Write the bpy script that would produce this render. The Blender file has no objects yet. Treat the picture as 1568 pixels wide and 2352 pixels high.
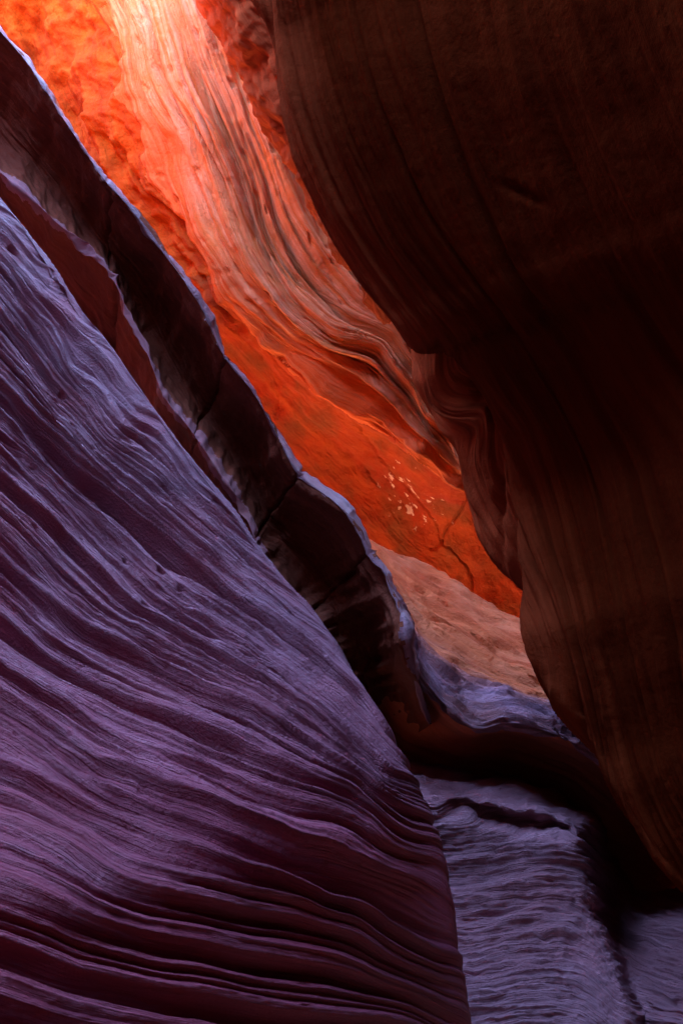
import bpy, math, os
import numpy as np

Q = 1.0            # mesh density factor
sc = bpy.context.scene
col = sc.collection
R = math.radians

# ------------------------------------------------------------------ camera
CAM_Z, PITCH, TAN = 1.6, R(10), 0.514          # TAN = half height of the view at 1 m
cam_d = bpy.data.cameras.new('camera')
cam_d.sensor_fit = 'VERTICAL'; cam_d.sensor_height = 36; cam_d.lens = 18 / TAN
cam_d.clip_start = 0.05; cam_d.clip_end = 2000
cam_d.dof.use_dof = True; cam_d.dof.focus_distance = 6.0; cam_d.dof.aperture_fstop = 13.0
cam = bpy.data.objects.new('camera', cam_d); col.objects.link(cam)
cam.location = (0, 0, CAM_Z); cam.rotation_euler = (math.pi / 2 + PITCH, 0, 0)
sc.camera = cam

# ------------------------------------------------------------------ light
SUN_DIR = np.array([0.46, 0.02, 0.89]); SUN_DIR /= np.linalg.norm(SUN_DIR)
w = bpy.data.worlds.new('World'); sc.world = w; w.use_nodes = True
nt = w.node_tree; nt.nodes.clear()
sky = nt.nodes.new('ShaderNodeTexSky'); sky.sky_type = 'NISHITA'; sky.sun_disc = False
sky.sun_elevation = math.asin(SUN_DIR[2])
sky.sun_rotation = math.atan2(SUN_DIR[0], SUN_DIR[1])
sky.altitude = 1300; sky.air_density = 1.2; sky.dust_density = 0.2; sky.ozone_density = 3.0
bg = nt.nodes.new('ShaderNodeBackground'); bg.inputs['Strength'].default_value = 0.15
out = nt.nodes.new('ShaderNodeOutputWorld')
nt.links.new(sky.outputs[0], bg.inputs[0]); nt.links.new(bg.outputs[0], out.inputs[0])
sun_d = bpy.data.lights.new('sun', 'SUN'); sun_d.energy = 2.05; sun_d.angle = R(0.5); sun_d.color = (1, 0.93, 0.83)
sun = bpy.data.objects.new('sun', sun_d); col.objects.link(sun)
from mathutils import Vector
sun.rotation_euler = Vector(SUN_DIR).to_track_quat('Z', 'Y').to_euler(); sun.location = (8, 8, 20)
sc.view_settings.view_transform = 'Standard'; sc.view_settings.look = 'None'
sc.view_settings.exposure = 5.9; sc.view_settings.gamma = 1.0
sc.cycles.max_bounces = 8; sc.cycles.diffuse_bounces = 6; sc.cycles.glossy_bounces = 2
sc.cycles.use_denoising = True
sc.cycles.sample_clamp_indirect = 6
sc.cycles.use_adaptive_sampling = False
sc.cycles.use_guiding = True; sc.cycles.use_surface_guiding = True; sc.cycles.guiding_training_samples = 24

# ------------------------------------------------------------------ numeric helpers
rs = np.random.RandomState(7)
_perm = rs.permutation(1024).astype(np.int32); _perm = np.concatenate([_perm, _perm, _perm])
_g = rs.normal(size=(1024, 3)).astype(np.float32); _g /= np.linalg.norm(_g, axis=1)[:, None]

def gnoise(a, b, c):
    """gradient noise, about -1..1"""
    a = np.asarray(a, np.float32); b = np.asarray(b, np.float32); c = np.asarray(c, np.float32)
    a, b, c = np.broadcast_arrays(a, b, c)
    ia = np.floor(a).astype(np.int32); ib = np.floor(b).astype(np.int32); ic = np.floor(c).astype(np.int32)
    fa = a - ia; fb = b - ib; fc = c - ic
    ua = fa * fa * (3 - 2 * fa); ub = fb * fb * (3 - 2 * fb); uc = fc * fc * (3 - 2 * fc)
    ia &= 1023; ib &= 1023; ic &= 1023
    res = 0
    for da in (0, 1):
        wa = ua if da else 1 - ua
        pa = _perm[ia + da]
        for db in (0, 1):
            wb = ub if db else 1 - ub
            pb = _perm[pa + ib + db]
            for dc in (0, 1):
                wc = uc if dc else 1 - uc
                g = _g[_perm[pb + ic + dc]]
                res = res + wa * wb * wc * (g[..., 0] * (fa - da) + g[..., 1] * (fb - db) + g[..., 2] * (fc - dc))
    return res * 1.6

def fbm(p, f, o=3, k=0.5):
    r = 0; amp = 1.0
    for i in range(o):
        r = r + amp * gnoise(p[..., 0] * f + 17.3 * i, p[..., 1] * f + 5.1 * i, p[..., 2] * f + 31.7 * i)
        amp *= k; f *= 2.03
    return r

def sstep(a, b, x):
    t = np.clip((x - a) / (b - a), 0, 1); return t * t * (3 - 2 * t)

def catmull(P, t):
    """P (n, k) control points with parameters 0..n-1, t samples"""
    n = len(P)
    Pp = np.vstack([2 * P[0] - P[1], P, 2 * P[-1] - P[-2]])
    i = np.clip(np.floor(t).astype(int), 0, n - 2); f = (t - i)[:, None]
    p0, p1, p2, p3 = Pp[i], Pp[i + 1], Pp[i + 2], Pp[i + 3]
    return 0.5 * (2 * p1 + (p2 - p0) * f + (2 * p0 - 5 * p1 + 4 * p2 - p3) * f ** 2 + (3 * p1 - p0 - 3 * p2 + p3) * f ** 3)

def chord_params(P2, n, flat=0.0):
    d = np.linalg.norm(np.diff(P2, axis=0), axis=1) + 1e-6
    d = d + flat * d.mean()
    s = np.concatenate([[0], np.cumsum(d)]); s /= s[-1]
    return np.interp(np.linspace(0, 1, n), s, np.arange(len(P2)))

def world(x, y, d):
    """a direction in the photograph (1568 x 2352 units) at a distance d -> the place in the canyon"""
    cx = (x - 784) / 1176 * TAN * d; cy = (1176 - y) / 1176 * TAN * d
    c, s = math.cos(PITCH), math.sin(PITCH)
    return np.stack([cx, d * c - cy * s, CAM_Z + d * s + cy * c], -1)

def loft(cols, nu, nv, match=False, upar=None):
    """cols: polylines of (x, y, d[, qx, qy]) running the same way; returns (nv, nu, 5)"""
    C = []
    for p in cols:
        p = np.array([list(q) + list(q[:2]) if len(q) == 3 else q for q in p], float)
        C.append(p)
    if match:
        m = np.mean([np.concatenate([[0], np.cumsum(np.linalg.norm(np.diff(c[:, :2], axis=0), axis=1))]) for c in C], axis=0)
        t = np.interp(np.linspace(0, 1, nv), m / m[-1], np.arange(len(m)))
        S = np.array([catmull(c, t) for c in C])
    else:
        S = np.array([catmull(c, chord_params(c[:, :2], nv)) for c in C])
    S = np.swapaxes(S, 0, 1)                       # nv, ncol, 5
    if upar is None:
        dist = np.linalg.norm(np.diff(S[:, :, 3:5], axis=1), axis=2).mean(0) + 4
    else:
        dist = (np.linalg.norm(np.diff(S[:, :, 3:5], axis=1), axis=2).mean(0) + 4) * np.array(upar, float)
    s = np.concatenate([[0], np.cumsum(dist)]); s /= s[-1]
    t = np.interp(np.linspace(0, 1, nu), s, np.arange(len(cols)))
    n = len(cols)
    Sp = np.concatenate([2 * S[:, :1] - S[:, 1:2], S, 2 * S[:, -1:] - S[:, -2:-1]], axis=1)
    i = np.clip(np.floor(t).astype(int), 0, n - 2); f = (t - i)[None, :, None]
    p0, p1, p2, p3 = Sp[:, i], Sp[:, i + 1], Sp[:, i + 2], Sp[:, i + 3]
    return 0.5 * (2 * p1 + (p2 - p0) * f + (2 * p0 - 5 * p1 + 4 * p2 - p3) * f ** 2 + (3 * p1 - p0 - 3 * p2 + p3) * f ** 3), t

class TPS:
    """thin plate spline through scattered values: the bedding of the rock"""
    def __init__(self, pts, vals, lam=1e-3):
        self.p = np.array(pts, float) / 500; n = len(self.p)
        K = self.U(self.p[:, None], self.p[None]) + lam * np.eye(n)
        Pm = np.hstack([np.ones((n, 1)), self.p])
        A = np.block([[K, Pm], [Pm.T, np.zeros((3, 3))]])
        self.w = np.linalg.lstsq(A, np.concatenate([vals, [0, 0, 0]]), rcond=None)[0].astype(np.float32)
    @staticmethod
    def U(a, b):
        r2 = ((a - b) ** 2).sum(-1) + 1e-12; return 0.5 * r2 * np.log(r2)
    def __call__(self, x, y):
        x = np.asarray(x, np.float32) / 500; y = np.asarray(y, np.float32) / 500
        r = self.w[-3] + self.w[-2] * x + self.w[-1] * y
        for (px, py), wi in zip(self.p.astype(np.float32), self.w):
            r2 = (x - px) ** 2 + (y - py) ** 2 + 1e-9
            r = r + wi * 0.5 * r2 * np.log(r2)
        return r

def flow_field(lines):
    pts, vals = [], []
    for s, pl in lines:
        pl = np.array(pl, float)
        q = catmull(pl, chord_params(pl, max(5, len(pl))))
        for a in q: pts.append(a); vals.append(s)
    return TPS(pts, np.array(vals, float))

def normals(P):
    du = np.gradient(P, axis=1); dv = np.gradient(P, axis=0)
    n = np.cross(du, dv); n /= np.linalg.norm(n, axis=2)[..., None] + 1e-12
    return n

def toward_camera(P, n):
    v = np.array([0, 0, CAM_Z]) - P
    k = np.sign((v * n).sum(-1).mean()); return n * (k if k else 1)

def blur(a, it=1):
    for _ in range(it):
        a = np.pad(a, ((1, 1), (1, 1)) + ((0, 0),) * (a.ndim - 2), mode='edge')
        a = (a[:-2, 1:-1] + a[2:, 1:-1] + a[1:-1, :-2] + a[1:-1, 2:] + 2 * a[1:-1, 1:-1]) / 6
    return a

# ------------------------------------------------------------------ mesh output
def grid_object(name, P, mat, parent=None, strata=None, mask=None, back=0.0):
    """a grid of points as one mesh; mask picks faces; strata is kept as a bedding coordinate"""
    nv, nu = P.shape[:2]
    idx = np.arange(nv * nu).reshape(nv, nu)
    f = np.stack([idx[:-1, :-1], idx[:-1, 1:], idx[1:, 1:], idx[1:, :-1]], -1).reshape(-1, 4)
    if mask is not None: f = f[mask.reshape(-1)]
    used = np.unique(f); remap = np.full(nv * nu, -1, np.int64); remap[used] = np.arange(len(used))
    f = remap[f].astype(np.int32); V = P.reshape(-1, 3)[used].astype(np.float32)
    me = bpy.data.meshes.new(name)
    me.vertices.add(len(V)); me.vertices.foreach_set('co', V.ravel())
    me.loops.add(len(f) * 4); me.loops.foreach_set('vertex_index', f.ravel())
    me.polygons.add(len(f)); me.polygons.foreach_set('loop_start', np.arange(0, len(f) * 4, 4, dtype=np.int32))
    me.polygons.foreach_set('loop_total', np.full(len(f), 4, np.int32))
    me.polygons.foreach_set('use_smooth', np.ones(len(f), bool))
    if strata is not None:
        at = me.attributes.new('strata', 'FLOAT', 'POINT')
        at.data.foreach_set('value', strata.reshape(-1)[used].astype(np.float32))
    me.update(calc_edges=True)
    me.materials.append(mat)
    o = bpy.data.objects.new(name, me); col.objects.link(o)
    if parent: o.parent = parent
    return o

def empty(name):
    o = bpy.data.objects.new(name, None); col.objects.link(o); o.empty_display_size = 0.2; return o

def tag(o, label, cat, group=None):
    o['label'] = label; o['category'] = cat
    if group: o['group'] = group
    return o

def struct(o):
    o['kind'] = 'structure'; return o

# ------------------------------------------------------------------ materials
def rock(name, c_a, c_b, c_c, band=6.0, grain=60.0, bump=0.25, rough=0.75, spec=0.3, spots=None, beds=None):
    """sandstone: bedding bands from the strata coordinate, mottling and grain"""
    m = bpy.data.materials.new(name); m.use_nodes = True
    t = m.node_tree; N = t.nodes; L = t.links
    bs = N['Principled BSDF']; bs.inputs['Roughness'].default_value = rough
    bs.inputs['Specular IOR Level'].default_value = spec
    at = N.new('ShaderNodeAttribute'); at.attribute_name = 'strata'
    geo = N.new('ShaderNodeTexCoord')
    n1 = N.new('ShaderNodeTexNoise'); n1.inputs['Scale'].default_value = 2.6; n1.inputs['Detail'].default_value = 5
    L.new(geo.outputs['Object'], n1.inputs['Vector'])
    # stretched coordinate: bedding + a little of the position
    comb = N.new('ShaderNodeCombineXYZ')
    sc1 = N.new('ShaderNodeMath'); sc1.operation = 'MULTIPLY'; sc1.inputs[1].default_value = band
    L.new(at.outputs['Fac'], sc1.inputs[0]); L.new(sc1.outputs[0], comb.inputs[0])
    sep = N.new('ShaderNodeSeparateXYZ'); L.new(geo.outputs['Object'], sep.inputs[0])
    for k, ax in ((1, 'X'), (2, 'Y')):
        mm = N.new('ShaderNodeMath'); mm.operation = 'MULTIPLY'; mm.inputs[1].default_value = 0.9
        L.new(sep.outputs[ax], mm.inputs[0]); L.new(mm.outputs[0], comb.inputs[k])
    n2 = N.new('ShaderNodeTexNoise'); n2.inputs['Scale'].default_value = 1.0; n2.inputs['Detail'].default_value = 6
    n2.inputs['Roughness'].default_value = 0.65
    L.new(comb.outputs[0], n2.inputs['Vector'])
    def ramp(src, lo, hi):
        r = N.new('ShaderNodeMapRange'); r.inputs['From Min'].default_value = lo; r.inputs['From Max'].default_value = hi
        L.new(src, r.inputs['Value']); return r.outputs[0]
    mx = N.new('ShaderNodeMix'); mx.data_type = 'RGBA'
    mx.inputs['A'].default_value = (*c_a, 1); mx.inputs['B'].default_value = (*c_b, 1)
    L.new(ramp(n2.outputs['Fac'], 0.35, 0.65), mx.inputs['Factor'])
    mx2 = N.new('ShaderNodeMix'); mx2.data_type = 'RGBA'
    L.new(mx.outputs['Result'], mx2.inputs['A']); mx2.inputs['B'].default_value = (*c_c, 1)
    L.new(ramp(n1.outputs['Fac'], 0.45, 0.75), mx2.inputs['Factor'])
    last = mx2.outputs['Result']
    if beds:                                         # tint shift along the strata; on hump and overhang it paints light
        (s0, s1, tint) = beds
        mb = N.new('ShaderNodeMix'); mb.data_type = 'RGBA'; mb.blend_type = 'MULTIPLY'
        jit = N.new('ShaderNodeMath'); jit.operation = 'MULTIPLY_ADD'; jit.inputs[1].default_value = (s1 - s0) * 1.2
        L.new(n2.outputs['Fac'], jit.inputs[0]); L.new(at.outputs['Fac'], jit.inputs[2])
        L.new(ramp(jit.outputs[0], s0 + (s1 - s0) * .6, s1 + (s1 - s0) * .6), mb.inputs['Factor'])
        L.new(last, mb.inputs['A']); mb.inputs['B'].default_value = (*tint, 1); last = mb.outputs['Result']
    if spots:
        (cen, rad, colr) = spots
        dv = N.new('ShaderNodeVectorMath'); dv.operation = 'DISTANCE'; dv.inputs[1].default_value = cen
        L.new(geo.outputs['Object'], dv.inputs[0])
        ns = N.new('ShaderNodeTexNoise'); ns.inputs['Scale'].default_value = 11; ns.inputs['Detail'].default_value = 4
        L.new(geo.outputs['Object'], ns.inputs['Vector'])
        fall = N.new('ShaderNodeMapRange'); fall.inputs['From Min'].default_value = rad * 0.3; fall.inputs['From Max'].default_value = rad
        fall.inputs['To Min'].default_value = 0.54; fall.inputs['To Max'].default_value = 0.80
        L.new(dv.outputs['Value'], fall.inputs['Value'])
        sb = N.new('ShaderNodeMath'); sb.operation = 'SUBTRACT'; L.new(ns.outputs['Fac'], sb.inputs[0]); L.new(fall.outputs[0], sb.inputs[1])
        f2 = N.new('ShaderNodeMapRange'); f2.inputs['From Min'].default_value = 0.0; f2.inputs['From Max'].default_value = 0.06
        f2.inputs['To Max'].default_value = 0.55
        L.new(sb.outputs[0], f2.inputs['Value'])
        mx3 = N.new('ShaderNodeMix'); mx3.data_type = 'RGBA'; L.new(last, mx3.inputs['A']); mx3.inputs['B'].default_value = (*colr, 1)
        L.new(f2.outputs[0], mx3.inputs['Factor']); last = mx3.outputs['Result']
    L.new(last, bs.inputs['Base Color'])
    # grain relief
    n3 = N.new('ShaderNodeTexNoise'); n3.inputs['Scale'].default_value = grain; n3.inputs['Detail'].default_value = 4
    n3.inputs['Roughness'].default_value = 0.6
    L.new(geo.outputs['Object'], n3.inputs['Vector'])
    add = N.new('ShaderNodeMath'); add.operation = 'MULTIPLY_ADD'; add.inputs[1].default_value = 3.5
    L.new(n2.outputs['Fac'], add.inputs[0]); L.new(n3.outputs['Fac'], add.inputs[2])
    bp = N.new('ShaderNodeBump'); bp.inputs['Strength'].default_value = bump; bp.inputs['Distance'].default_value = 0.02
    L.new(add.outputs[0], bp.inputs['Height']); L.new(bp.outputs[0], bs.inputs['Normal'])
    return m

M = {
 'skylit': rock('lavender sandstone', (0.326, 0.155, 0.192), (0.124, 0.0496, 0.062), (0.279, 0.105, 0.118), band=9, grain=50, bump=0.8, rough=0.6, spec=0.3),  # ledge rim: blue sky light painted in as a paler colour
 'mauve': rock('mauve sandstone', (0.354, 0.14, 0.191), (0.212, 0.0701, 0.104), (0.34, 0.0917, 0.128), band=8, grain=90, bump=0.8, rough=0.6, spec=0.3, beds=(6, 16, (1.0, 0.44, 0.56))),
 'lilac': rock('lilac sandstone', (0.491, 0.226, 0.275), (0.317, 0.125, 0.16), (0.459, 0.169, 0.205), band=9, grain=60, rough=0.6, spec=0.3, bump=1.0),
 'russet': rock('russet sandstone', (0.504, 0.127, 0.0585), (0.336, 0.078, 0.036), (0.472, 0.137, 0.072), band=3, grain=50, spec=0.05),
 'shelf': rock('bounce orange sandstone', (0.5476, 0.1406, 0.0444), (0.4292, 0.0666, 0.00888), (0.5328, 0.1776, 0.0814), band=9, grain=40, bump=0.5, spec=0.05, rough=0.9),  # bright orange for the hidden ledge back, added as a bounce surface
 'hump': rock('sandstone graded from warm light to skylight', (0.62, 0.15, 0.050), (0.40, 0.070, 0.020), (0.58, 0.18, 0.080), band=6, grain=45, bump=0.8, spec=0.1, rough=0.8, beds=(3.25, 4.15, (0.56, 1.05, 3.6))),  # warm glow on the shelf and sky light on the lip painted in
 'skylit_lip': rock('skylit lip sandstone', (0.288, 0.12, 0.144), (0.216, 0.078, 0.09), (0.245, 0.09, 0.084), band=4, grain=60, spec=0.15),  # second ledge lip: sky light put into the colour
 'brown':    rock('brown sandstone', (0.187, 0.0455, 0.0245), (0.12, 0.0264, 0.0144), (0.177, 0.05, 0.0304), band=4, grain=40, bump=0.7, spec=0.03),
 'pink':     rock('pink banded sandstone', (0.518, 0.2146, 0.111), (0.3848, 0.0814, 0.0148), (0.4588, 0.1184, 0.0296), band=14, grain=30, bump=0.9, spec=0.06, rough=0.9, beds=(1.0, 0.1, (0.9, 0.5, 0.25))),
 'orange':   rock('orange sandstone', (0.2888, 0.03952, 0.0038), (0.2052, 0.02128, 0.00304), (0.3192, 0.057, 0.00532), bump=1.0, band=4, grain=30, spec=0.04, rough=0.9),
 'dark':     rock('shade-dark sandstone', (0.24, 0.0391, 0.013), (0.147, 0.0221, 0.00766), (0.217, 0.0345, 0.0118), band=3, grain=30, bump=0.4, beds=(-0.2, 1.8, (0.34, 0.28, 0.22)), spec=0.0, rough=0.9),  # shade of the overhang painted dark, bounce glow painted redder along its edge
 'red':      rock('red sandstone', (0.383, 0.0634, 0.0209), (0.209, 0.032, 0.011), (0.348, 0.06, 0.0209), band=9, grain=40, bump=0.5, spec=0.0, rough=0.9),
 'sand':     rock('sand', (0.42, 0.22, 0.12), (0.38, 0.19, 0.10), (0.45, 0.26, 0.16), band=1, grain=120),
}
_sp = tuple(float(v) for v in world(np.array(990.), np.array(1090.), np.array(10.2)))
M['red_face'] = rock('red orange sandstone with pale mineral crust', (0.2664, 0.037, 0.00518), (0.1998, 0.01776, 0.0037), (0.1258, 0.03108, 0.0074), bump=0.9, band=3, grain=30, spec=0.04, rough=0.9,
                     spots=(_sp, 0.9, (0.62, 0.38, 0.24)))

def n_(v): return max(8, int(v * Q))

# ================================================================== A: striated foreground wall
S = [(-260,150,6.6),(-100,330,6.0),(0,445,5.6),(130,610,5.2),(260,790,4.9),(400,990,4.6),(540,1165,4.3),(650,1310,4.0),
     (760,1445,3.75),(870,1620,3.4),(950,1765,3.2),(1020,1910,3.12),(1058,2090,3.05),(1082,2250,3.0),(1102,2400,2.95),(1130,2650,2.8)]
S = np.array(S, float); nS = len(S); k = np.linspace(0, 1, nS)
Lx = np.full(nS, -520.0); Ly = 420 + 2350 * k; Ld = np.interp(k, [0, .3, .55, .75, 1], [4.9, 3.6, 2.35, 1.75, 1.35])
Lc = np.stack([Lx, Ly, Ld], -1)
cols = []
inn = (Lc - S)[:, :2]; inn /= np.linalg.norm(inn, axis=1)[:, None]
def c5(x, y, d, qx, qy): return np.stack([x, y, d, qx, qy], -1)
for off, dd, q in ((300, 2.2, -330), (110, 1.0, -170), (28, 0.38, -70)):
    g = S[:, :2] + inn * off; qq = S[:, :2] + inn * q
    cols.append(c5(g[:, 0], g[:, 1], S[:, 2] + dd, qq[:, 0], qq[:, 1]))
cols.append(c5(S[:, 0], S[:, 1], S[:, 2], S[:, 0], S[:, 1]))
for ww in (0.965, 0.9, 0.8, 0.65, 0.5, 0.35, 0.2, 0.0):
    g = Lc[:, :2] + (S - Lc)[:, :2] * ww
    turn = 0.20 + 0.42 * sstep(0.5, 0.75, k)
    d = Ld + (S[:, 2] - Ld) * ((1 - turn) * ww + turn * ww ** 4.5)
    cols.append(c5(g[:, 0], g[:, 1], d, g[:, 0], g[:, 1]))
G, t = loft(cols, n_(610), n_(1010), match=True, upar=[.12, .25, .6] + [1] * 6 + [.8, .4])
flowA = flow_field([
 (3.0, [(-200,60),(0,290),(200,540),(400,780)]),
 (5.2, [(-200,330),(0,520),(103,610),(180,682),(260,765),(400,910)]),
 (6.2, [(-200,410),(0,620),(118,777),(246,941),(359,1038),(513,1172),(590,1254),(700,1340)]),
 (8.84, [(-200,690),(0,884),(92,982),(190,1069),(308,1182),(425,1269),(513,1341),(615,1415),(738,1510),(850,1620)]),
 (11.0, [(-200,920),(0,1100),(103,1197),(205,1300),(287,1377),(359,1418),(487,1495),(631,1572),(740,1645),(830,1715),(885,1770)]),
 (13.0, [(-200,1120),(0,1300),(120,1420),(250,1490),(374,1550),(513,1615),(666,1690),(804,1765),(900,1830),(960,1880)]),
 (14.8, [(-200,1340),(0,1480),(103,1550),(256,1632),(436,1708),(590,1772),(804,1856),(900,1900),(1000,1955)]),
 (15.76, [(-200,1460),(0,1576),(154,1678),(308,1765),(513,1840),(692,1902),(804,1942),(900,1980),(1010,2030)]),
 (17.2, [(-200,1620),(0,1719),(128,1791),(256,1852),(410,1909),(564,1960),(718,2027),(804,2068),(900,2110),(1030,2180)]),
 (18.2, [(-200,1750),(0,1817),(154,1878),(282,1965),(436,2011),(590,2052),(718,2078),(804,2100),(870,2143),(954,2195)]),
 (20.4, [(-200,1970),(0,2037),(154,2093),(282,2140),(461,2175),(641,2216),(804,2242),(960,2290)]),
 (21.4, [(-200,2070),(0,2140),(154,2201),(359,2252),(564,2293),(804,2324),(1000,2370)]),
 (22.3, [(-200,2170),(0,2232),(205,2298),(461,2352),(700,2400)]),
 (25.0, [(-200,2440),(0,2500),(300,2580),(700,2660)]),
])
s = flowA(G[..., 3], G[..., 4])
P = world(G[..., 0], G[..., 1], G[..., 2])
ux = G[..., 3] / 100.0; uy = G[..., 4] / 100.0
al = ux * 0.75 + uy * 0.66                       # along the beds
wob = 0.07 * gnoise(al * 0.28, s * 0.8, 3.3) + 0.02 * gnoise(al * 1.3, s * 2.5, 9.1)
ss = s + wob
def groove(c, wd, dep, a0=-99, a1=99, fa=1.5, slope=0.0):
    x = (ss - c - slope * al) / wd
    prof = np.where(x < 0, np.exp(-(x / 0.55) ** 2), np.exp(-(x / 1.25) ** 2))       # sharp lip above, gentle ledge below
    return -dep * prof * sstep(a0 - fa, a0 + fa, al) * (1 - sstep(a1 - fa, a1 + fa, al))
gs = np.hypot(np.gradient(s, axis=0), np.gradient(s, axis=1))
def lp(f, g): return 1 - sstep(0.16, 0.38, f * g)
h = 0
lowpart = sstep(9, 17, s)
for c, wd, dep in ((6.2,.10,7),(7.1,.07,4),(7.7,.09,6),(8.84,.20,17),(9.9,.09,7),(10.4,.08,5),(11.0,.14,12),(11.7,.09,6),(12.55,.24,18),(13.35,.08,7),
                   (14.1,.16,18),(14.35,.06,8),(15.25,.10,10),(18.35,.08,7),(19.45,.10,10),(20.95,.09,9),(21.2,.06,6)):
    h = h + groove(c, wd, dep * (1.3 + 0.9 * (c > 13))) * (0.75 + 0.5 * gnoise(al * 0.35, c * 3.7, 1.7))
# undercuts: the rock draws back towards each shadow band, then a ledge steps out below it
def under(s0, s1, dep, a0=-99, a1=99, step=0.2):
    x = (ss - s0) / (s1 - s0)
    r = np.where(x <= 1, np.clip(x, 0, 1) ** 0.85, 1 - np.clip((ss - s1) / step, 0, 1))
    return -dep * r * (0.85 + 0.5 * gnoise(al * 0.3, s0 * 3.1, 4.0)) * sstep(a0 - 2, a0 + 2, al) * (1 - sstep(a1 - 2, a1 + 2, al))
for s0, s1, dep, a0, a1 in ((8.7, 9.1, 16, -99, 99), (12.25, 12.75, 24, -99, 99), (14.0, 14.35, 18, 6, 99), (15.85, 17.0, 72, -99, 99), (17.4, 17.85, 30, -99, 99), (18.75, 19.1, 18, 13, 99), (20.15, 20.55, 34, -99, 99),
                            (21.5, 22.0, 46, -99, 99), (22.75, 23.4, 50, -99, 99), (24.1, 24.6, 40, -99, 99)):
    h = h + under(s0, s1, dep * 1.25, a0, a1)
# beds that start and die out: stepped ledges, thin crevices between them, fine laminae
fade = 1 - 0.7 * sstep(15, 18, s)
def saw(x, c):
    f = x - np.floor(x); return np.where(f < c, (f / c) ** 1.2, 1 - (f - c) / (1 - c))
for f, amp, k in ((1.25, 13, 1.0), (2.9, 9, 2.0), (6.3, 6.5, 3.0), (12.0, 3.4, 4.0)):
    x = ss * f + 0.55 * gnoise(ss * f * 0.45, al * 0.06 * k, k * 7.7)
    m_ = 0.55 + 0.75 * gnoise(ss * f * 0.5 + 9 * k, al * 0.22 * k, k * 3.3)
    h = h + amp * (saw(x, 0.84 if f < 3 else 0.74 if f < 8 else 0.6) - 0.5) * np.clip(m_, 0.05, 1.4) * lp(f, gs) * (fade if f > 2 else 0.6 + 0.4 * fade)
for f, amp, fl, wd in ((1.9, 13, .10, .16), (3.7, 11, .16, .24), (7.0, 7, .3, .34)):
    n = gnoise(ss * f + 3.1 * f, al * fl, f * 1.37)
    on = sstep(-0.1, 0.35, gnoise(ss * f * .4, al * fl * 2.2, f * 2.9))
    h = h - amp * np.exp(-(n / wd) ** 2) * on * fade * lp(f * 1.6, gs)
h = h + 2.2 * gnoise(ss * 20, al * 1.2, 3.7) * fade * lp(18, gs)
h = h + 9 * lowpart * gnoise(ss * 1.1 + 7, al * 0.25, 4.4)
# pits and chips on the beds
pit = gnoise(ss * 7, al * 2.2, 2.2); h = h - 9 * sstep(0.52, 0.75, pit) * fade * lp(9, gs)
h = h + 1.6 * fbm(np.stack([ux, uy, ss * 2], -1), 3.0, 3) + 3.0 * fbm(np.stack([ux, uy, ss], -1), 0.8, 2)
h = h * (1.95 - 0.5 * lowpart)
foot = sstep(9, 15.5, s) * (1 - sstep(3.3, 6.4, t))[None, :]
hm = -16.0
h = hm + (h - hm) * (1 - 0.8 * foot) * (1 - 0.55 * (1 - sstep(3.0, 4.6, t))[None, :])
unit = G[..., 2] * TAN / 1176
nrm = toward_camera(P, blur(normals(P), 6))
# beds jut out: push along the normal, a little downward bias gives the undercut
P2 = P + nrm * (h * unit)[..., None]
o = grid_object('striated_cliff', P2, M['mauve'], strata=s)
tag(o, 'large purple and blue striated sandstone wall sweeping across the left foreground', 'rock wall')

# ================================================================== B: dark ledge wall behind it
Rm = [(-300,-380,8.9),(-120,-110,8.1),(-60,-30,7.7),(0,60,7.5),(60,130,7.3),(100,190,7.15),(150,270,7.0),(200,345,6.9),(243,408,6.8),(290,455,6.72),(340,515,6.62),
      (400,595,6.5),(440,650,6.42),(480,715,6.35),(522,805,6.27),(580,875,6.2),(620,940,6.15),(650,1000,6.1),(692,1080,6.05),(760,1133,6.0),(800,1172,5.95),
      (832,1222,5.9),(852,1262,5.85),(885,1300,5.75),(905,1350,5.65),(932,1402,5.5),(938,1450,5.4),(950,1510,5.45),(975,1580,5.6),(1000,1660,6.0)]
S2 = [(-330,60,8.1),(-160,240,7.5),(-60,335,7.1),(0,385,6.9),(60,432,6.75),(130,500,6.6),(200,560,6.5),(240,600,6.42),(272,655,6.35),(300,720,6.25),(340,800,6.15),
      (380,900,6.05),(430,962,5.95),(500,1062,5.82),(560,1150,5.7),(595,1240,5.6),(640,1330,5.5),(700,1400,5.4),(730,1440,5.35),(790,1540,5.5),(840,1640,5.8),(880,1730,6.2)]
Rm = np.array(Rm, float)
def rs_line(p, n):
    p = np.array(p, float); return catmull(p, chord_params(p[:, :2], n))
nB = 60
r = rs_line(Rm, nB); s2 = rs_line(S2, nB)
dirn = (s2 - r)[:, :2]; ln = np.linalg.norm(dirn, axis=1)[:, None]; dirn = dirn / ln
chw = (8 + 8 * sstep(0.35, 0.6, np.linspace(0, 1, nB)) * (1 - sstep(0.62, 0.8, np.linspace(0, 1, nB))))[:, None]
def mkcol(base, off, dd, q):
    g = base[:, :2] + dirn * off; qq = base[:, :2] + dirn * q
    return c5(g[:, 0], g[:, 1], base[:, 2] + dd, qq[:, 0], qq[:, 1])
cols = [mkcol(r, 140, 2.6, -190), mkcol(r, 40, 1.1, -90), mkcol(r, 8, 0.40, -30), mkcol(r, 0, 0.0, 0), mkcol(r, chw * 0.8, -0.42, chw), mkcol(r, chw * 1.1 + 4, -0.45, chw + 10), mkcol(r, chw + 22, -0.36, chw + 26)]
for f_, dd in ((0.40, 0.05), (0.62, 0.30), (0.80, 0.38)):
    g = r + (s2 - r) * f_; cols.append(c5(g[:, 0], g[:, 1], g[:, 2] + dd, g[:, 0], g[:, 1]))
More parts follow.
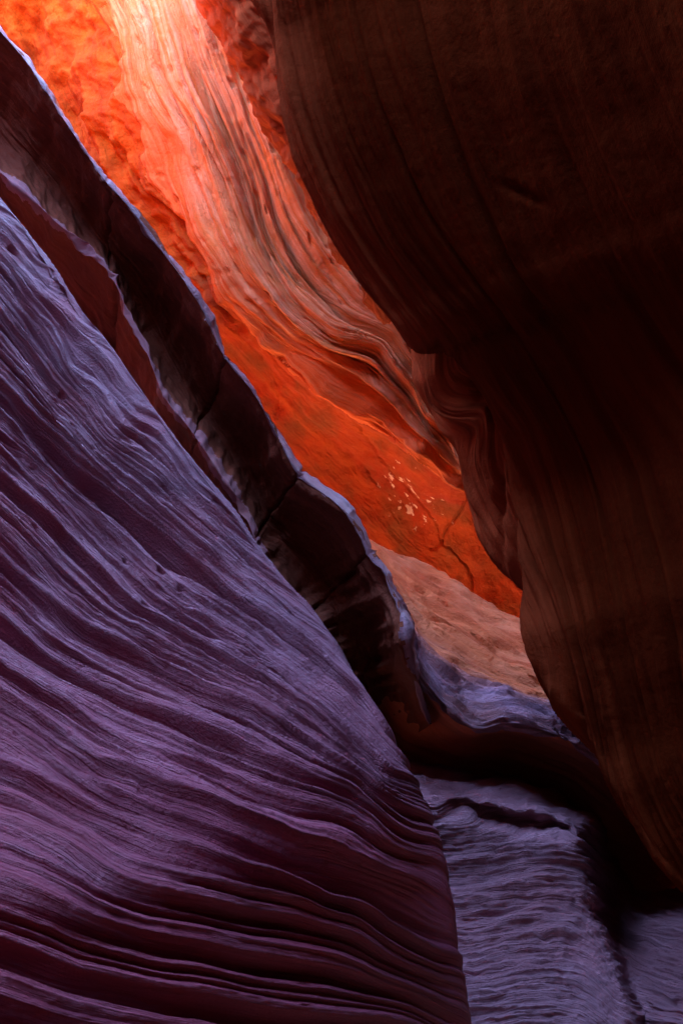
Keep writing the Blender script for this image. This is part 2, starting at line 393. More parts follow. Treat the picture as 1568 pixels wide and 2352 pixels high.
cols += [mkcol(s2, -20, 0.24, -20), mkcol(s2, -6, 0.02, -6), mkcol(s2, 8, -0.14, 8), mkcol(s2, 20, -0.10, 22), mkcol(s2, 60, 0.12, 60), mkcol(s2, 150, 0.3, 150), mkcol(s2, 320, 0.25, 320)]
GB, tB = loft(cols, n_(260), n_(560), match=True, upar=[.15, .4] + [1] * 12 + [.5, .25])
PB = world(GB[..., 0], GB[..., 1], GB[..., 2])
nv, nu = PB.shape[:2]
vpar = np.linspace(0, 1, nv)[:, None] * np.ones((1, nu))          # along the ledge
rr = world(r[:, 0], r[:, 1], r[:, 2])
# along-ledge length in photograph units (for spacing of the relief)
lenB = np.concatenate([[0], np.cumsum(np.linalg.norm(np.diff(r[:, :2], axis=0), axis=1))]) / 100
alB = np.interp(np.linspace(0, 1, nv), np.linspace(0, 1, nv), np.interp(np.linspace(0, 1, nv), lenB / lenB[-1], lenB))[:, None] * np.ones((1, nu))
sB = np.linalg.norm(GB[..., 3:5] - GB[:, [np.argmin(abs(tB - 3))], 3:5], axis=2) / 100 * np.sign(tB - 3)[None, :]
# joints that cut the ledge into blocks: crossing points on the rim
def along_of(x, y):
    j = np.argmin((GB[:, np.argmin(abs(tB - 3)), 0] - x) ** 2 + (GB[:, np.argmin(abs(tB - 3)), 1] - y) ** 2); return alB[j, 0]
joints = [along_of(243, 408), along_of(522, 805), along_of(692, 1080), along_of(852, 1262)]
jw = 0.10 * gnoise(sB * 1.5, alB * 0.2, 6.0) + 0.02 * gnoise(sB * 7, alB * 0.5, 2.0)
soft = 1 - 0.75 * np.exp(-((tB[None, :] - 3.6) / 1.3) ** 2) - 0.75 * np.exp(-((tB[None, :] - 11.8) / 1.2) ** 2)
hB = 0
for j in joints:
    x = alB + jw - j
    hB = hB - (14 * np.exp(-(x / 0.04) ** 2) + 5 * np.exp(-np.abs(x) / 0.12)) * soft
fullp = np.stack([alB, sB, np.zeros_like(sB)], -1)
wb = sB + 0.12 * gnoise(alB * 0.7, sB, 8.8)
rim = sstep(-0.15, 0.1, sB) * (1 - sstep(0.3, 0.8, sB))
for f, amp, fl in ((1.2, 8, .25), (3, 6, .4), (8, 5.0, .6), (15, 3.4, 1.2)):
    n = gnoise(wb * f + 1.3 * f, alB * fl, f * 0.77)
    h_loc = 0.55 + 1.8 * rim
    hB = hB + amp * n * h_loc
hB = hB + 14 * fbm(fullp + 4.2, 0.6, 4, .55) + 2.2 * fbm(fullp, 5.0, 3) + 7 * gnoise(alB * 1.9 + 0.6 * sB, sB * 0.35, 3.0) * sstep(0.2, 0.6, sB)
# irregular second ledge
near2 = np.exp(-((tB[None, :] - 11.6) / 0.9) ** 2)
hB = hB + near2 * (16 * gnoise(alB * 0.8, 5.5, 1.0) + 5 * gnoise(alB * 2.2, 1.5, 2.0) + 2 * gnoise(alB * 6.1, sB * 4, 2.0))
# flutes at the foot end
flu = sstep(along_of(800, 1172), along_of(852, 1262), alB) * sstep(0.3, 1.0, sB)
hB = hB + flu * (20 * gnoise(sB * 1.2 + alB * 3.4, alB * 1.0, 3.0) + 9 * gnoise(sB * 2.9 + alB * 7.4, alB * 1.0, 6.0))
unB = GB[..., 2] * TAN / 1176
nB_ = toward_camera(PB, blur(normals(PB), 8))
PB2 = PB + nB_ * (hB * unB)[..., None]
ledge = empty('rock_ledge'); ledge.location = (0, 0, 0)
tag(ledge, 'dark brown ledge of jointed rock blocks with a thin blue-lit rim, behind the striated wall', 'rock ledge')
edges = [-1] + joints + [99]
fc = 0.25 * ((alB + jw)[:-1, :-1] + (alB + jw)[1:, :-1] + (alB + jw)[:-1, 1:] + (alB + jw)[1:, 1:])
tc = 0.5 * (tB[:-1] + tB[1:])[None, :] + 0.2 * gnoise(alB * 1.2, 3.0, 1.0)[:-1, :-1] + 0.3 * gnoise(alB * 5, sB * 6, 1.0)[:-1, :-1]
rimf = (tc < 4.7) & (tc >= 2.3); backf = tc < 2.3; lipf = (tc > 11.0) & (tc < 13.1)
for a, b in zip(edges[:-1], edges[1:]):
    inb = (fc >= a) & (fc < b)
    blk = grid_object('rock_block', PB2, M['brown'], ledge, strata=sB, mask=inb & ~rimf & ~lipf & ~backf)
    grid_object('bounce_back', PB2, M['shelf'], blk, strata=sB, mask=inb & backf)  # unseen side, coloured to throw sunlight onto the glowing cliff
    grid_object('rim', PB2, M['skylit'], blk, strata=sB * 3, mask=inb & rimf)
    grid_object('lower_lip', PB2, M['skylit_lip'], blk, strata=sB * 3, mask=inb & lipf)

# ================================================================== E: hump with the sunlit shelf
top = [(760,1190,8.4),(845,1246,8.2),(880,1262,8.1),(920,1285,8.0),(960,1305,7.95),(1000,1325,7.9),(1050,1350,7.8),(1100,1385,7.7),(1150,1415,7.6),(1200,1440,7.5),(1260,1475,7.4),(1400,1560,7.2),(1620,1670,7.00)]
mid = [(800,1260,6.9),(880,1320,6.8),(920,1370,6.75),(960,1415,6.7),(1010,1450,6.65),(1060,1480,6.6),(1110,1508,6.55),(1160,1535,6.5),(1220,1562,6.45),(1280,1595,6.4),(1340,1640,6.3),(1480,1720,6.2),(1700,1830,6.00)]
mid2 = [(840,1300,6.2),(905,1375,6.05),(935,1440,6.0),(965,1500,5.95),(1010,1540,5.9),(1060,1570,5.9),(1110,1580,5.88),(1160,1580,5.85),(1220,1605,5.8),(1290,1645,5.75),(1360,1690,5.7),(1500,1790,5.6),(1720,1900,5.40)]
lip = [(850,1380,5.75),(905,1430,5.6),(930,1490,5.55),(958,1550,5.5),(1000,1600,5.45),(1045,1645,5.4),(1095,1672,5.38),(1155,1662,5.38),(1220,1672,5.36),(1295,1698,5.34),(1365,1735,5.3),(1510,1830,5.2),(1730,1940,5.00)]
und = [(800,1440,5.9),(860,1490,5.85),(890,1540,5.85),(920,1590,5.85),(965,1635,5.85),(1020,1680,5.85),(1080,1705,5.85),(1150,1700,5.85),(1220,1715,5.85),(1300,1745,5.8),(1370,1790,5.75),(1510,1880,5.7),(1730,1990,5.50)]
und2 = [(740,1560,6.3),(800,1640,6.4),(850,1700,6.4),(900,1740,6.4),(950,1770,6.4),(1010,1800,6.4),(1080,1815,6.4),(1150,1830,6.4),(1230,1850,6.4),(1320,1890,6.3),(1400,1960,6.2),(1540,2040,6.1),(1760,2150,5.90)]
und3 = [(740,1800,6.2),(800,1860,6.3),(850,1900,6.4),(900,1930,6.4),(950,1960,6.4),(1010,1990,6.4),(1080,2000,6.4),(1150,2020,6.4),(1230,2050,6.3),(1320,2100,6.2),(1420,2150,6.0),(1560,2240,5.8),(1780,2350,5.60)]
bk = [(x, y + 60, d + 1.3, x, y - 90) for x, y, d in top]; bk1 = [(x, y + 8, d + 0.35, x, y - 25) for x, y, d in top]
bk = [tuple(v) for v in bk]; top5 = [(x, y, d, x, y) for x, y, d in top]
up = lambda c: [(x, y, d, x, y) for x, y, d in c]
GE, tE = loft([bk, bk1, top5, up(mid), up(mid2), up(lip), up(und), up(und2), up(und3)], n_(310), n_(390), match=True)
PE = world(GE[..., 0], GE[..., 1], GE[..., 2])
nv, nu = PE.shape[:2]
sE = (tE[None, :] * np.ones((nv, 1)))
alE = np.interp(np.linspace(0, 1, nv), [0, 1], [0, 7.5])[:, None] * np.ones((1, nu))
wE = sE + 0.10 * gnoise(alE * 0.9, sE * 1.2, 2.0) + 0.05 * gnoise(alE * 2.6, sE * 2, 7.0)
hE = 0
topm = 1 - sstep(5.1, 5.6, sE)
for f, amp, fl in ((2.5, 13, .5), (6, 15, .7), (12, 12, 1.0), (20, 6, 1.8)):
    hE = hE + amp * gnoise(wE * f + f, alE * fl, f * 0.31) * (0.25 + 0.75 * topm)
pit = gnoise(wE * 15, alE * 1.5, 5.0); hE = hE - 22 * sstep(0.2, 0.5, pit) * sstep(-.2, .3, gnoise(alE * .7, sE * 2, 9.0)) * topm * (1 - sstep(3.3, 4.2, sE))
lipm = sstep(3.6, 4.1, sE) * (1 - sstep(5.1, 5.4, sE))
xe = wE * 9 + .5 * gnoise(alE * .8, sE * 2, 6.0); fe = xe - np.floor(xe)
hE = hE + 15 * lipm * (np.where(fe < .75, fe / .75, (1 - fe) / .25) - .5) * (.7 + .6 * gnoise(alE * 1.1, sE * 3, 2.0))
hE = hE + np.exp(-((sE - 5) / 0.35) ** 2) * (9 * gnoise(alE * 1.6, 2.0, 1.0) + 5 * gnoise(alE * 4, 2.0, 3.0))
hE = hE + 7 * fbm(np.stack([alE, sE * 1.5, 0 * sE], -1), 0.8, 3) + 1.2 * fbm(np.stack([alE, sE * 2, 0 * sE], -1), 6, 2)
nE = toward_camera(PE, blur(normals(PE), 6))
PE2 = PE + nE * (hE * GE[..., 2] * TAN / 1176)[..., None]
hump = empty('rock_hump')
tag(hump, 'wavy purple rock hump with a sunlit orange shelf behind it and a dark undercut below', 'rock hump')
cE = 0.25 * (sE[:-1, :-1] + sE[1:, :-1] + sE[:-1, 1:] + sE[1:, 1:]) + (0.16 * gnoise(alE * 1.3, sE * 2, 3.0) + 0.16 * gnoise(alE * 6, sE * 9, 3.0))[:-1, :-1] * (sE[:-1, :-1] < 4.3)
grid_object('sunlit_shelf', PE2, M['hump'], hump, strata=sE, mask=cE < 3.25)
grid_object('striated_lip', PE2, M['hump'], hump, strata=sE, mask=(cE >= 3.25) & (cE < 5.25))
grid_object('undercut', PE2, M['russet'], hump, strata=sE, mask=cE >= 5.25)

# ================================================================== F: pale purple rock at the lower right
rows = [
 [(860,1700,7.0),(1000,1738,6.9),(1150,1765,6.8),(1280,1805,6.7),(1370,1880,6.6),(1430,1990,6.4),(1500,2040,6.2),(1640,2010,5.8)],
 [(890,1738,5.9),(1000,1768,5.8),(1150,1795,5.7),(1280,1838,5.6),(1365,1905,5.5),(1425,2040,5.75),(1500,2078,5.55),(1640,2050,5.1)],
 [(915,1805,5.15),(1020,1835,5.1),(1150,1850,5.1),(1260,1880,5.05),(1345,1925,5.0),(1405,2085,5.4),(1485,2110,5.15),(1640,2095,4.6)],
 [(930,1860,4.98),(1035,1885,4.95),(1150,1910,4.95),(1252,1915,4.9),(1338,1945,4.88),(1398,2110,5.15),(1482,2135,4.95),(1640,2130,4.45)],
 [(960,1985,4.85),(1060,1995,4.8),(1160,2010,4.76),(1275,2020,4.72),(1362,2045,4.72),(1405,2150,4.95),(1485,2170,4.78),(1640,2180,4.3)],
 [(980,2140,4.6),(1080,2140,4.55),(1180,2150,4.5),(1290,2160,4.45),(1388,2180,4.42),(1435,2215,4.6),(1505,2225,4.45),(1640,2245,4.0)],
 [(1000,2300,4.3),(1090,2300,4.25),(1190,2310,4.2),(1310,2315,4.15),(1430,2320,4.08),(1475,2325,4.2),(1530,2320,4.05),(1640,2340,3.7)],
 [(1000,2560,3.9),(1100,2560,3.9),(1210,2560,3.85),(1330,2560,3.8),(1460,2560,3.75),(1510,2560,3.8),(1560,2560,3.7),(1660,2560,3.4)],
]
GF, tF = loft([[r_[i] for r_ in rows] for i in range(8)], n_(330), n_(350), match=True)
PF = world(GF[..., 0], GF[..., 1], GF[..., 2]); nv, nu = PF.shape[:2]
fx, fy = GF[..., 3] / 100, GF[..., 4] / 100
sF = fy - 0.10 * (fx - 10) + 0.25 * np.sin(fx * 1.1) - 0.9 * sstep(13.2, 14.6, fx) * 0.6
wF = sF + 0.17 * gnoise(fx * 0.6, fy * 0.9, 1.0) + 0.04 * gnoise(fx * 3, fy * 3, 4.0)
hF = 0
for f, amp, fl in ((1.6, 6, .3), (4.5, 5, .5), (10, 4.4, .8), (20, 2.4, 1.4)):
    hF = hF + amp * gnoise(wF * f + f, fx * fl, f * 0.53)
# long hollow under the shelf edge
line = np.interp(fx, [9.5, 10.2, 10.8, 11.5, 12.2, 13.0, 13.3], [18.5, 18.62, 18.75, 18.92, 19.05, 19.15, 19.2]) + 0.10 * gnoise(fx * 2.2, 1.0, 2.0)
env = sstep(10.0, 10.5, fx) * (1 - sstep(12.9, 13.3, fx))
hl = (fy - line); hF = hF * 2.3
cav = env * 95 * np.exp(-np.abs(np.where(hl > 0, hl / 0.17, hl / 0.22)) ** 3) * (0.8 + 0.4 * gnoise(fx * 2.3, fy * 2, 4.0))
for cx, cy, rx, ry, dep in ((12.45, 21.5, .16, .09, 22), (13.2, 20.6, .08, .1, 10), (12.9, 22.4, .1, .07, 10), (11.6, 22.8, .12, .06, 10), (15.3, 22.9, .12, .2, 14)):
    hF = hF - dep * np.exp(-((fx - cx) / rx) ** 2 - ((fy - cy - .3 * (fx - cx)) / ry) ** 2)
hF = hF + 7 * fbm(np.stack([fx, fy, 0 * fx], -1), 0.9, 3) + 3.2 * fbm(np.stack([fx, fy * 2, 0 * fx], -1), 4, 3) + 5 * fbm(np.stack([fx, fy * 1.5, 0 * fx], -1), 1.8, 2)
nF = toward_camera(PF, blur(normals(PF), 5))
PF2 = PF + nF * (hF * GF[..., 2] * TAN / 1176)[..., None]
vw = PF - np.array([0, 0, CAM_Z]); vw /= np.linalg.norm(vw, axis=2)[..., None]
PF2 = PF2 + (vw + np.array([0, 0, 0.25])) * (cav * GF[..., 2] * TAN / 1176)[..., None]
o = grid_object('layered_boulder', PF2, M['lilac'], strata=sF * 1.5)
tag(o, 'pale lilac layered rock with a hollow below its top edge, at the lower right', 'rock')

# ================================================================== C: glowing back wall
flowC = flow_field([
 (-6, [(-300,100),(-100,420),(150,800),(400,1150),(700,1450)]),
 (-3, [(-60,0),(60,250),(200,520),(330,720),(480,920),(640,1120),(850,1330)]),
 (-1, [(120,0),(180,150),(250,330),(330,480),(420,630),(540,800),(640,900),(800,1050),(950,1200),(1100,1350)]),
 (0, [(230,0),(270,130),(330,370),(400,500),(480,640),(560,740),(640,810),(740,890),(850,960),(960,1050),(1070,1120),(1200,1230)]),
 (1, [(300,0),(350,180),(430,350),(480,500),(560,640),(640,740),(740,820),(850,880),(930,960),(1060,1090),(1200,1200)]),
 (2, [(380,0),(440,200),(510,380),(560,520),(620,640),(700,740),(790,790),(860,800),(910,850),(960,920),(1030,1010),(1100,1100)]),
 (3, [(440,0),(500,170),(570,330),(610,480),(680,600),(750,680),(830,740),(890,768),(940,840),(990,930),(1070,1050)]),
 (4, [(520,0),(570,160),(640,330),(700,480),(770,600),(850,690),(960,800),(1030,920)]),
 (6, [(660,0),(720,180),(800,370),(900,540),(1050,700)]),
])
dc = [
 (-400,-300,12.2),(0,-300,12.0),(300,-300,11.2),(600,-300,10.6),(900,-200,10.4),(-300,300,12.0),(0,0,11.8),(0,300,11.7),(150,150,11.7),(150,450,11.5),(250,0,11.4),(300,350,11.2),(330,550,11.2),
 (420,0,10.4),(430,300,10.3),(500,550,10.15),(590,700,10.0),(720,830,9.85),(860,920,9.75),(960,1030,9.65),(1060,1105,9.6),
 (560,170,10.35),(640,330,10.3),(720,500,10.25),(800,620,10.15),(900,740,9.9),(980,880,9.75),(1050,1000,9.65),
 (640,860,10.6),(740,950,10.6),(850,1020,10.55),(960,1110,10.4),(1070,1170,10.3),
 (500,900,11.3),(650,1050,11.2),(800,1200,11.2),(950,1320,11.1),(1100,1400,11.0),(1250,1500,10.8),(700,1400,11.2),(1000,1650,11.2),(1300,1250,10.3),(1200,700,9.8),(1300,1900,11),(300,1000,11.6),(0,700,12)]
depC = TPS([p[:2] for p in dc], np.array([p[2] for p in dc]), lam=2e-3)
nvC, nuC = n_(600), n_(440)
gy, gx = np.meshgrid(np.linspace(-330, 1650, nvC), np.linspace(0, 1, nuC), indexing='ij')
x0 = np.interp(gy, [-330, 0, 500, 900, 1300, 1650], [-420, -320, -60, 200, 500, 700]); x1 = np.interp(gy, [-330, 0, 500, 900, 1300, 1650], [760, 800, 980, 1200, 1380, 1500])
gx = x0 + (x1 - x0) * gx
sC = flowC(gx, gy); dC = depC(gx, gy) - 0.0012 * (gx - 400) - 0.0002 * (550 - gy)
PC = world(gx, gy, dC)
aC = (gx * 0.5 + gy * 0.86) / 100
wC = sC + 0.16 * gnoise(aC * 0.45, sC * 0.6, 1.0) + 0.05 * gnoise(aC * 1.6, sC * 2, 5.0)
band = sstep(-0.25, 0.3, wC)
gC = np.hypot(np.gradient(sC, axis=0), np.gradient(sC, axis=1))
hC = 0
for f, amp, fl in ((1.3, 22, .15), (2.8, 25, .20), (6, 18, .32), (12, 9, .6), (22, 4, 1.2)):
    n = gnoise(wC * f + f * 1.9, aC * fl, f * 0.41); n = np.where(n > 0, n * 0.75, n * 1.3)
    hC = hC + amp * n * (0.12 + 0.88 * band) * lp(f, gC)
for f, amp, fl, wd in ((1.5, 32, .12, .14), (3.1, 25, .18, .18), (6.5, 13, .35, .24)):
    n = gnoise(wC * f + 5.1 * f, aC * fl, f * 1.7)
    hC = hC - amp * np.exp(-(n / wd) ** 2) * sstep(-0.1, 0.35, gnoise(wC * f * .5, aC * fl * 2, f * 2.1)) * band * lp(f * 1.6, gC)
# ragged lip that overhangs the smooth face
lipC = np.exp(-((wC - 0.10) / 0.22) ** 2)
hC = hC + lipC * (16 + 18 * gnoise(aC * 0.9, 1.0, 2.0) + 9 * gnoise(aC * 2.7, wC * 3, 2.0))
pit = gnoise(wC * 6, aC * 2.2, 3.0); hC = hC - 8 * sstep(0.35, 0.65, pit) * band
# scour hollow in the band
for cx, cy, rx, ry, ang, dep in ((6.05, 5.6, .20, .75, -0.45, 26), (5.75, 4.6, .12, .6, -0.35, 16)):
    ca, sa = math.cos(ang), math.sin(ang); X = gx / 100 - cx; Y = gy / 100 - cy
    hC = hC - dep * np.exp(-((X * ca - Y * -sa) / rx) ** 2 - ((-X * -sa * -1 + Y * ca) / ry) ** 2)
pc = np.stack([gx / 100, gy / 100, 0 * gx], -1)
left = (1 - band) * (1 - sstep(6.0, 8.5, gy / 100))
rid = 1 - np.abs(gnoise(gx / 100 * 0.9 + 0.5 * gnoise(gx / 100, gy / 100, 1), gy / 100 * 0.45, 2.0)) * 2
pf = np.stack([wC * 0.55 + 0.25 * gnoise(aC * .5, sC, 4.0), aC * 0.36, 0 * gx], -1)
hC = hC + left * (26 * gnoise(wC * 2.0 + .6 * gnoise(aC * .6, sC, 2.), aC * .22, 6.) - 22 * np.exp(-(gnoise(wC * 1.1 + 4, aC * .3, 2.5) / .10) ** 2) + 30 * fbm(pf + 3, 0.8, 5, 0.6) + 26 * fbm(pc + 7, 0.6, 5, .6)) + (20 * fbm(pc, 0.45, 4, .55) + 7 * gnoise((gx * .5 - gy * .5) / 60, (gx + gy) / 420, 8.0)) * (1 - band) + 2.2 * fbm(pc, 4, 3)
# cracks in the smooth lower face
def crack(pl, wd, dep):
    pl = rs_line([(a, b, 0) for a, b in pl], 24)[:, :2] / 100; best = np.full(gx.shape, 9.0)
    X = gx / 100 + 0.04 * gnoise(gx / 12, gy / 12, 3); Y = gy / 100 + 0.04 * gnoise(gx / 12, gy / 12, 7)
    for a, b in zip(pl[:-1], pl[1:]):
        d = b - a; tt = np.clip(((X - a[0]) * d[0] + (Y - a[1]) * d[1]) / (d @ d + 1e-9), 0, 1)
        best = np.minimum(best, np.hypot(X - a[0] - tt * d[0], Y - a[1] - tt * d[1]))
    return -dep * np.exp(-(best / wd) ** 2)
hC = hC + crack([(1080,1140),(1050,1185),(1025,1215),(1015,1245),(990,1262)], .028, 9) + crack([(1015,1245),(1045,1265),(1075,1300),(1090,1350)], .022, 6)
hC = hC + crack([(800,930),(840,1000),(875,1060),(920,1110),(965,1150),(1000,1200),(1015,1245)], .02, 5) + crack([(625,870),(640,900),(632,960)], .02, 4) + crack([(840,1080),(870,1120),(900,1140)], .02, 4)
nC = toward_camera(PC, blur(normals(PC), 8))
PC2 = PC + nC * (hC * dC * TAN / 1176)[..., None]
glow = empty('glowing_cliff')
tag(glow, 'sunlit orange and pink canyon wall glowing at the back of the gap', 'rock wall')
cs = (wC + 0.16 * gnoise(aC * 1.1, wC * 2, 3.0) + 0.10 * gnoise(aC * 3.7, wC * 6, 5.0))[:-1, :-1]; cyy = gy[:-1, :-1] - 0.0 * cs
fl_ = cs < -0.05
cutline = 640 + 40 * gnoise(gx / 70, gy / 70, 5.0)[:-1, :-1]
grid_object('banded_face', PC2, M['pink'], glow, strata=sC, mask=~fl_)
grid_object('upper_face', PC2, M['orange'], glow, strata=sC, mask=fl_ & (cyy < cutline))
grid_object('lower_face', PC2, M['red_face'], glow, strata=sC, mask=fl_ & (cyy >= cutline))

# ================================================================== D: dark overhanging wall
Ds = [(470,-330,6.2),(530,-140,5.8),(580,0,5.55),(618,80,5.45),(640,200,5.35),(660,300,5.3),(690,400,5.25),(726,480,5.2),(772,570,5.15),(822,660,5.1),(870,722,5.05),(902,762,5.0),(930,798,5.0),
      (960,816,5.0),(1005,815,5.0),(1050,822,4.98),(1095,862,4.95),(1130,915,4.9),(1160,1000,4.85),(1186,1130,4.8),(1198,1250,4.7),(1206,1370,4.6),(1216,1450,4.5),(1234,1510,4.45),(1272,1592,4.35),(1318,1665,4.25),
      (1362,1735,4.15),(1400,1805,4.05),(1452,1885,3.95),(1502,1962,3.85),(1590,2070,3.7),(1720,2250,3.5),(1800,2420,3.4)]
Ds = np.array(Ds, float)
m = rs_line(Ds, 90); kk = np.linspace(0, 1, 90)
Er = np.stack([2000 + 300 * kk, -900 + 3300 * kk, np.interp(kk, [0, .3, .6, 1], [1.9, 2.0, 2.25, 2.6])], -1)
inn = (Er - m)[:, :2]; inn /= np.linalg.norm(inn, axis=1)[:, None]
cols = []
for off, dd, q in ((260, 2.2, -300), (70, 0.9, -120), (14, 0.30, -45)):
    g = m[:, :2] + inn * off; qq = m[:, :2] + inn * q; cols.append(c5(g[:, 0], g[:, 1], m[:, 2] + dd, qq[:, 0], qq[:, 1]))
cols.append(c5(m[:, 0], m[:, 1], m[:, 2], m[:, 0], m[:, 1]))
for ww in (0.03, 0.08, 0.17, 0.3, 0.5, 0.7, 0.85, 1.0):
    g = m + (Er - m) * ww; d = m[:, 2] + (Er[:, 2] - m[:, 2]) * (ww ** 0.85)
    cols.append(c5(g[:, 0], g[:, 1], d, g[:, 0], g[:, 1]))
GD, tD = loft(cols, n_(300), n_(480), match=True, upar=[.2, .4, .8, 1.3, 1.6, 1.6, 1.2] + [.8, .5, .4, .3])
PD = world(GD[..., 0], GD[..., 1], GD[..., 2])
flowD = flow_field([
 (0, [(560,-200),(600,0),(650,250),(720,440),(830,640),(930,780),(1010,930),(1090,1080),(1150,1230),(1215,1390),(1260,1500)]),
 (2, [(700,-200),(760,100),(840,350),(940,560),(1070,720),(1200,900),(1300,1150),(1360,1450),(1440,1750),(1540,1980)]),
 (4, [(900,-200),(960,150),(1060,420),(1200,680),(1340,900),(1450,1150),(1540,1500),(1600,1800)]),
 (6, [(1120,-200),(1200,150),(1300,430),(1440,700),(1600,950),(1700,1300)]),
 (8, [(1350,-200),(1450,150),(1580,450),(1750,800)]),
])
sD = flowD(GD[..., 3], GD[..., 4]); dx, dy = GD[..., 3] / 100, GD[..., 4] / 100
aD = dx * 0.5 + dy * 0.86
wD = sD + 0.08 * gnoise(aD * 0.4, sD, 3.0)
edge = np.exp(-np.abs(tD[None, :] - 3.2) / 1.2)
hD = 0
for f, amp, fl in ((1.2, 20, .12), (3.2, 12, .2), (7.5, 7, .35), (15, 3.5, .7)):
    hD = hD + amp * gnoise(wD * f + f, aD * fl, f * 0.7) * (0.7 + 1.0 * edge)
for c, wd, dep in ((2.9, .06, 14), (4.1, .12, 22), (1.2, .06, 12), (6.2, .10, 16), (0.6, .06, 10)):
    hD = hD - dep * np.exp(-((wD - c) / wd) ** 2)
hD = hD + 9 * fbm(np.stack([dx, dy, 0 * dx], -1), 0.35, 3) + 1.0 * fbm(np.stack([dx, dy, 0 * dx], -1), 4, 3)
for cx, cy, rx, ry, dep in ((11.85, 4.4, .35, .12, 16), (12.3, 4.6, .25, .1, 12)):
    hD = hD - dep * np.exp(-((dx - cx) / rx) ** 2 - ((dy - cy - .4 * (dx - cx)) / ry) ** 2)
nD = toward_camera(PD, blur(normals(PD), 6))
PD2 = PD + nD * (hD * GD[..., 2] * TAN / 1176)[..., None]
over = empty('overhanging_cliff')
tag(over, 'huge dark brown overhanging rock wall filling the upper right', 'rock wall')
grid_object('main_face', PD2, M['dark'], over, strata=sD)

# the rough red strip seen behind its upper edge
Zs = [(360,-330,8.6),(410,-120,8.2),(452,0,8.0),(482,55,7.9),(512,115,7.8),(545,170,7.7),(572,225,7.6),(602,300,7.5),(640,358,7.4),(680,405,7.3),(722,480,7.2),(770,565,7.0),(830,660,6.9),(890,740,6.8)]
m = rs_line(Zs, 50)
def shifted(m, dxx, dyy, dd, qx=None, qy=None):
    qx = dxx if qx is None else qx; qy = dyy if qy is None else qy
    return c5(m[:, 0] + dxx, m[:, 1] + dyy, m[:, 2] + dd, m[:, 0] + qx, m[:, 1] + qy)
GZ, tZ = loft([shifted(m, 160, -60, 2.0, -160, 60), shifted(m, 30, -12, 0.6, -60, 25), shifted(m, 5, -2, .15, -15, 6), shifted(m, 0, 0, 0), shifted(m, 25, -9, -.35), shifted(m, 90, -35, -.9), shifted(m, 260, -100, -1.3)], n_(120), n_(240), match=True)
PZ = world(GZ[..., 0], GZ[..., 1], GZ[..., 2]); zx, zy = GZ[..., 3] / 100, GZ[..., 4] / 100
sZ = zx * 0.86 - zy * 0.5; aZ = zx * .5 + zy * .86
hZ = 20 * fbm(np.stack([zx, zy * .6, 0 * zx], -1), 1.3, 4, .6)
for f, amp, fl in ((3, 11, .8), (7, 9, 1.4), (15, 5, 2.5)):
    hZ = hZ + amp * gnoise(sZ * f + .4 * f * gnoise(aZ * 1.0, sZ, 1.0) * .3, aZ * fl, f)
PZ2 = PZ + toward_camera(PZ, blur(normals(PZ), 5)) * (hZ * GZ[..., 2] * TAN / 1176)[..., None]
grid_object('rough_red_flank', PZ2, M['red'], over, strata=sZ)

# the fluted, scooped column under the nose
Ks = [(900,700,6.0),(940,770,5.95),(956,825,5.9),(964,880,5.85),(1000,950,5.8),(1036,1018,5.7),(1060,1080,5.65),(1080,1132,5.6),(1100,1190,5.55),(1110,1240,5.5),(1140,1302,5.4),(1198,1366,5.25),(1262,1430,5.1),(1330,1500,5.0)]
m = rs_line(Ks, 50)
GK, tK = loft([shifted(m, 160, -60, 1.5, -160, 60), shifted(m, 30, -12, 0.5, -60, 25), shifted(m, 5, -2, .12, -15, 6), shifted(m, 0, 0, 0), shifted(m, 25, -9, -.22), shifted(m, 80, -25, -.42), shifted(m, 160, -30, -.48), shifted(m, 300, -40, -.2)], n_(170), n_(300), match=True, upar=[.2, .5, 1, 1, 1, 1, .6])
PK = world(GK[..., 0], GK[..., 1], GK[..., 2]); zx, zy = GK[..., 3] / 100, GK[..., 4] / 100
rot = 1.5 * np.exp(-((zx - 10.75) / .75) ** 2 - ((zy - 9.1) / .85) ** 2)               # beds swirl round the scoop
qx = zx - 10.75; qy = zy - 9.0
rx_ = qx * np.cos(rot) - qy * np.sin(rot); ry_ = qx * np.sin(rot) + qy * np.cos(rot)
sK = rx_ * .90 - ry_ * .42; aK = rx_ * .42 + ry_ * .9
hK = 8 * fbm(np.stack([zx, zy * .5, 0 * zx], -1), 1.0, 3)
for f, amp, fl in ((1.8, 20, .3), (4.2, 22, .4), (9, 12, .7), (16, 5, 1.4)):
    hK = hK + amp * gnoise((sK + .06 * gnoise(aK * .8, sK, 1.0)) * f, aK * fl, f)
hK = hK - 70 * np.exp(-((zx - 10.72) / .40) ** 2 - ((zy - 8.85 - .3 * (zx - 10.72)) / .40) ** 2)
hK = hK - 26 * np.exp(-((zx - 11.45) / .10) ** 2 - ((zy - 11.4) / 1.1) ** 2)
PK2 = PK + toward_camera(PK, blur(normals(PK), 5)) * (hK * GK[..., 2] * TAN / 1176)[..., None]
grid_object('fluted_column', PK2, M['red'], over, strata=sK)

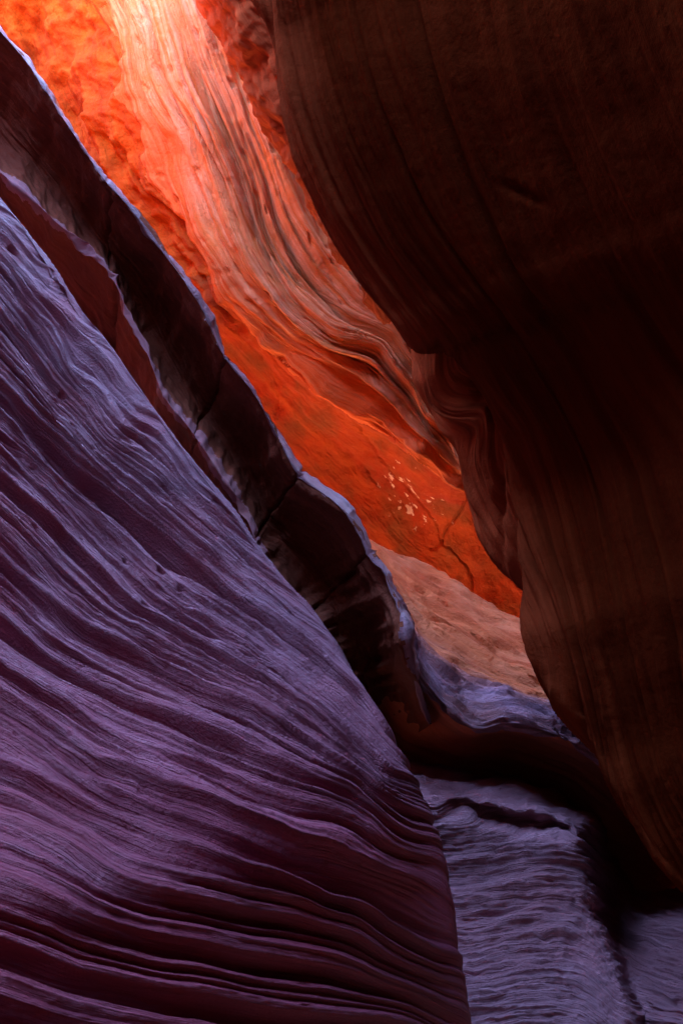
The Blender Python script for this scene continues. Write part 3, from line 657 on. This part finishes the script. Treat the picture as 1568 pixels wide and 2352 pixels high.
# ================================================================== unseen rest of the canyon; its walls are shaped to steer the light
def sheet(name, rows_w, nu, nv, mat, amp=0.12, seed=0):
    """a wall through rows of world points, roughened"""
    rows_w = np.array(rows_w, float)
    A = np.array([catmull(r_, np.linspace(0, len(r_) - 1, nu)) for r_ in rows_w])
    A = np.swapaxes(np.array([catmull(A[:, i], np.linspace(0, len(rows_w) - 1, nv)) for i in range(nu)]), 0, 1)
    n = normals(A); pz = A[..., 2] + 0.3 * gnoise(A[..., 0] * .4 + seed, A[..., 1] * .4, 1.0)
    hh = amp * (fbm(A + seed, 0.5, 3) + 0.6 * gnoise(pz * 3, A[..., 1] * .4, A[..., 0] * .4 + seed) + .25 * gnoise(pz * 9, A[..., 1] * .8, seed))
    return struct(grid_object(name, A + n * hh[..., None], mat, strata=pz))

TOPZ = 17.0
ysl = np.array([-5.5, -3, -1, 1, 3, 4.6, 5.4, 6.0, 6.6, 7.7])
sheet('wall_left', [[(-0.95 - 0.48 * max(y, -1) - ex, y, -.3 + f * 9.8) for y in ysl] for f, ex in ((0, 0.), (.25, .05), (.5, .2), (.75, .35), (1, .6))], n_(160), n_(160), M['brown'], .12, 2)
# the right wall leans across over the narrow part, so that light only comes down the far left side
yr = [-5.5, -3, -1, .8, 2.2, 3.6, 5.2, 6.4, 7.5]; xr0 = [1.4, 1.3, 1.3, 1.4, 1.75, 2.2, 2.7, 3.0, 3.3]; xr1 = [-0.7, -0.7, -0.5, -0.2, 0.2, 0.3, 0.3, .4, 0.6]
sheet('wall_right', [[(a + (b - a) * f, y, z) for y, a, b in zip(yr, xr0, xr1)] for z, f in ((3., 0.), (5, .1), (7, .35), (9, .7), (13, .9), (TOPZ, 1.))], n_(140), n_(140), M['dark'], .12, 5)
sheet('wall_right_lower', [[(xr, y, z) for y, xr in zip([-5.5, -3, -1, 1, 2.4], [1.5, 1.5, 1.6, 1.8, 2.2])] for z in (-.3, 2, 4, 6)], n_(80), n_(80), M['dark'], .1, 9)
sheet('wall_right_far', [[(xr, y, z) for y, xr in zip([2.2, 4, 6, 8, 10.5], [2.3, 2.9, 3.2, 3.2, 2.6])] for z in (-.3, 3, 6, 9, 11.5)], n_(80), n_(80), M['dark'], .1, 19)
sheet('wall_behind', [[(x, -5.2, z) for x in (-2.5, -1, 0, 1.5, 3)] for z in (-.3, 4, 8, 12, 17)], n_(60), n_(60), M['brown'], .15, 3)
sheet('wall_far_left', [[(x, y, z) for x, y in ((-4.9, 7.6), (-5.6, 8.5), (-6, 9.5), (-5.6, 11.5), (-4.2, 12.6))] for z in (-.3, 3, 6, 10)], n_(60), n_(60), M['orange'], .15, 4)  # out of view; orange so that it bounces sun onto the glowing cliff
fl = sheet('canyon_floor', [[(x, y, 0.) for x in (-60, -6, -3, 0, 3, 6, 60)] for y in (-60, -6, -2, 2, 6, 10, 80)], n_(120), n_(120), M['sand'], .05, 6)
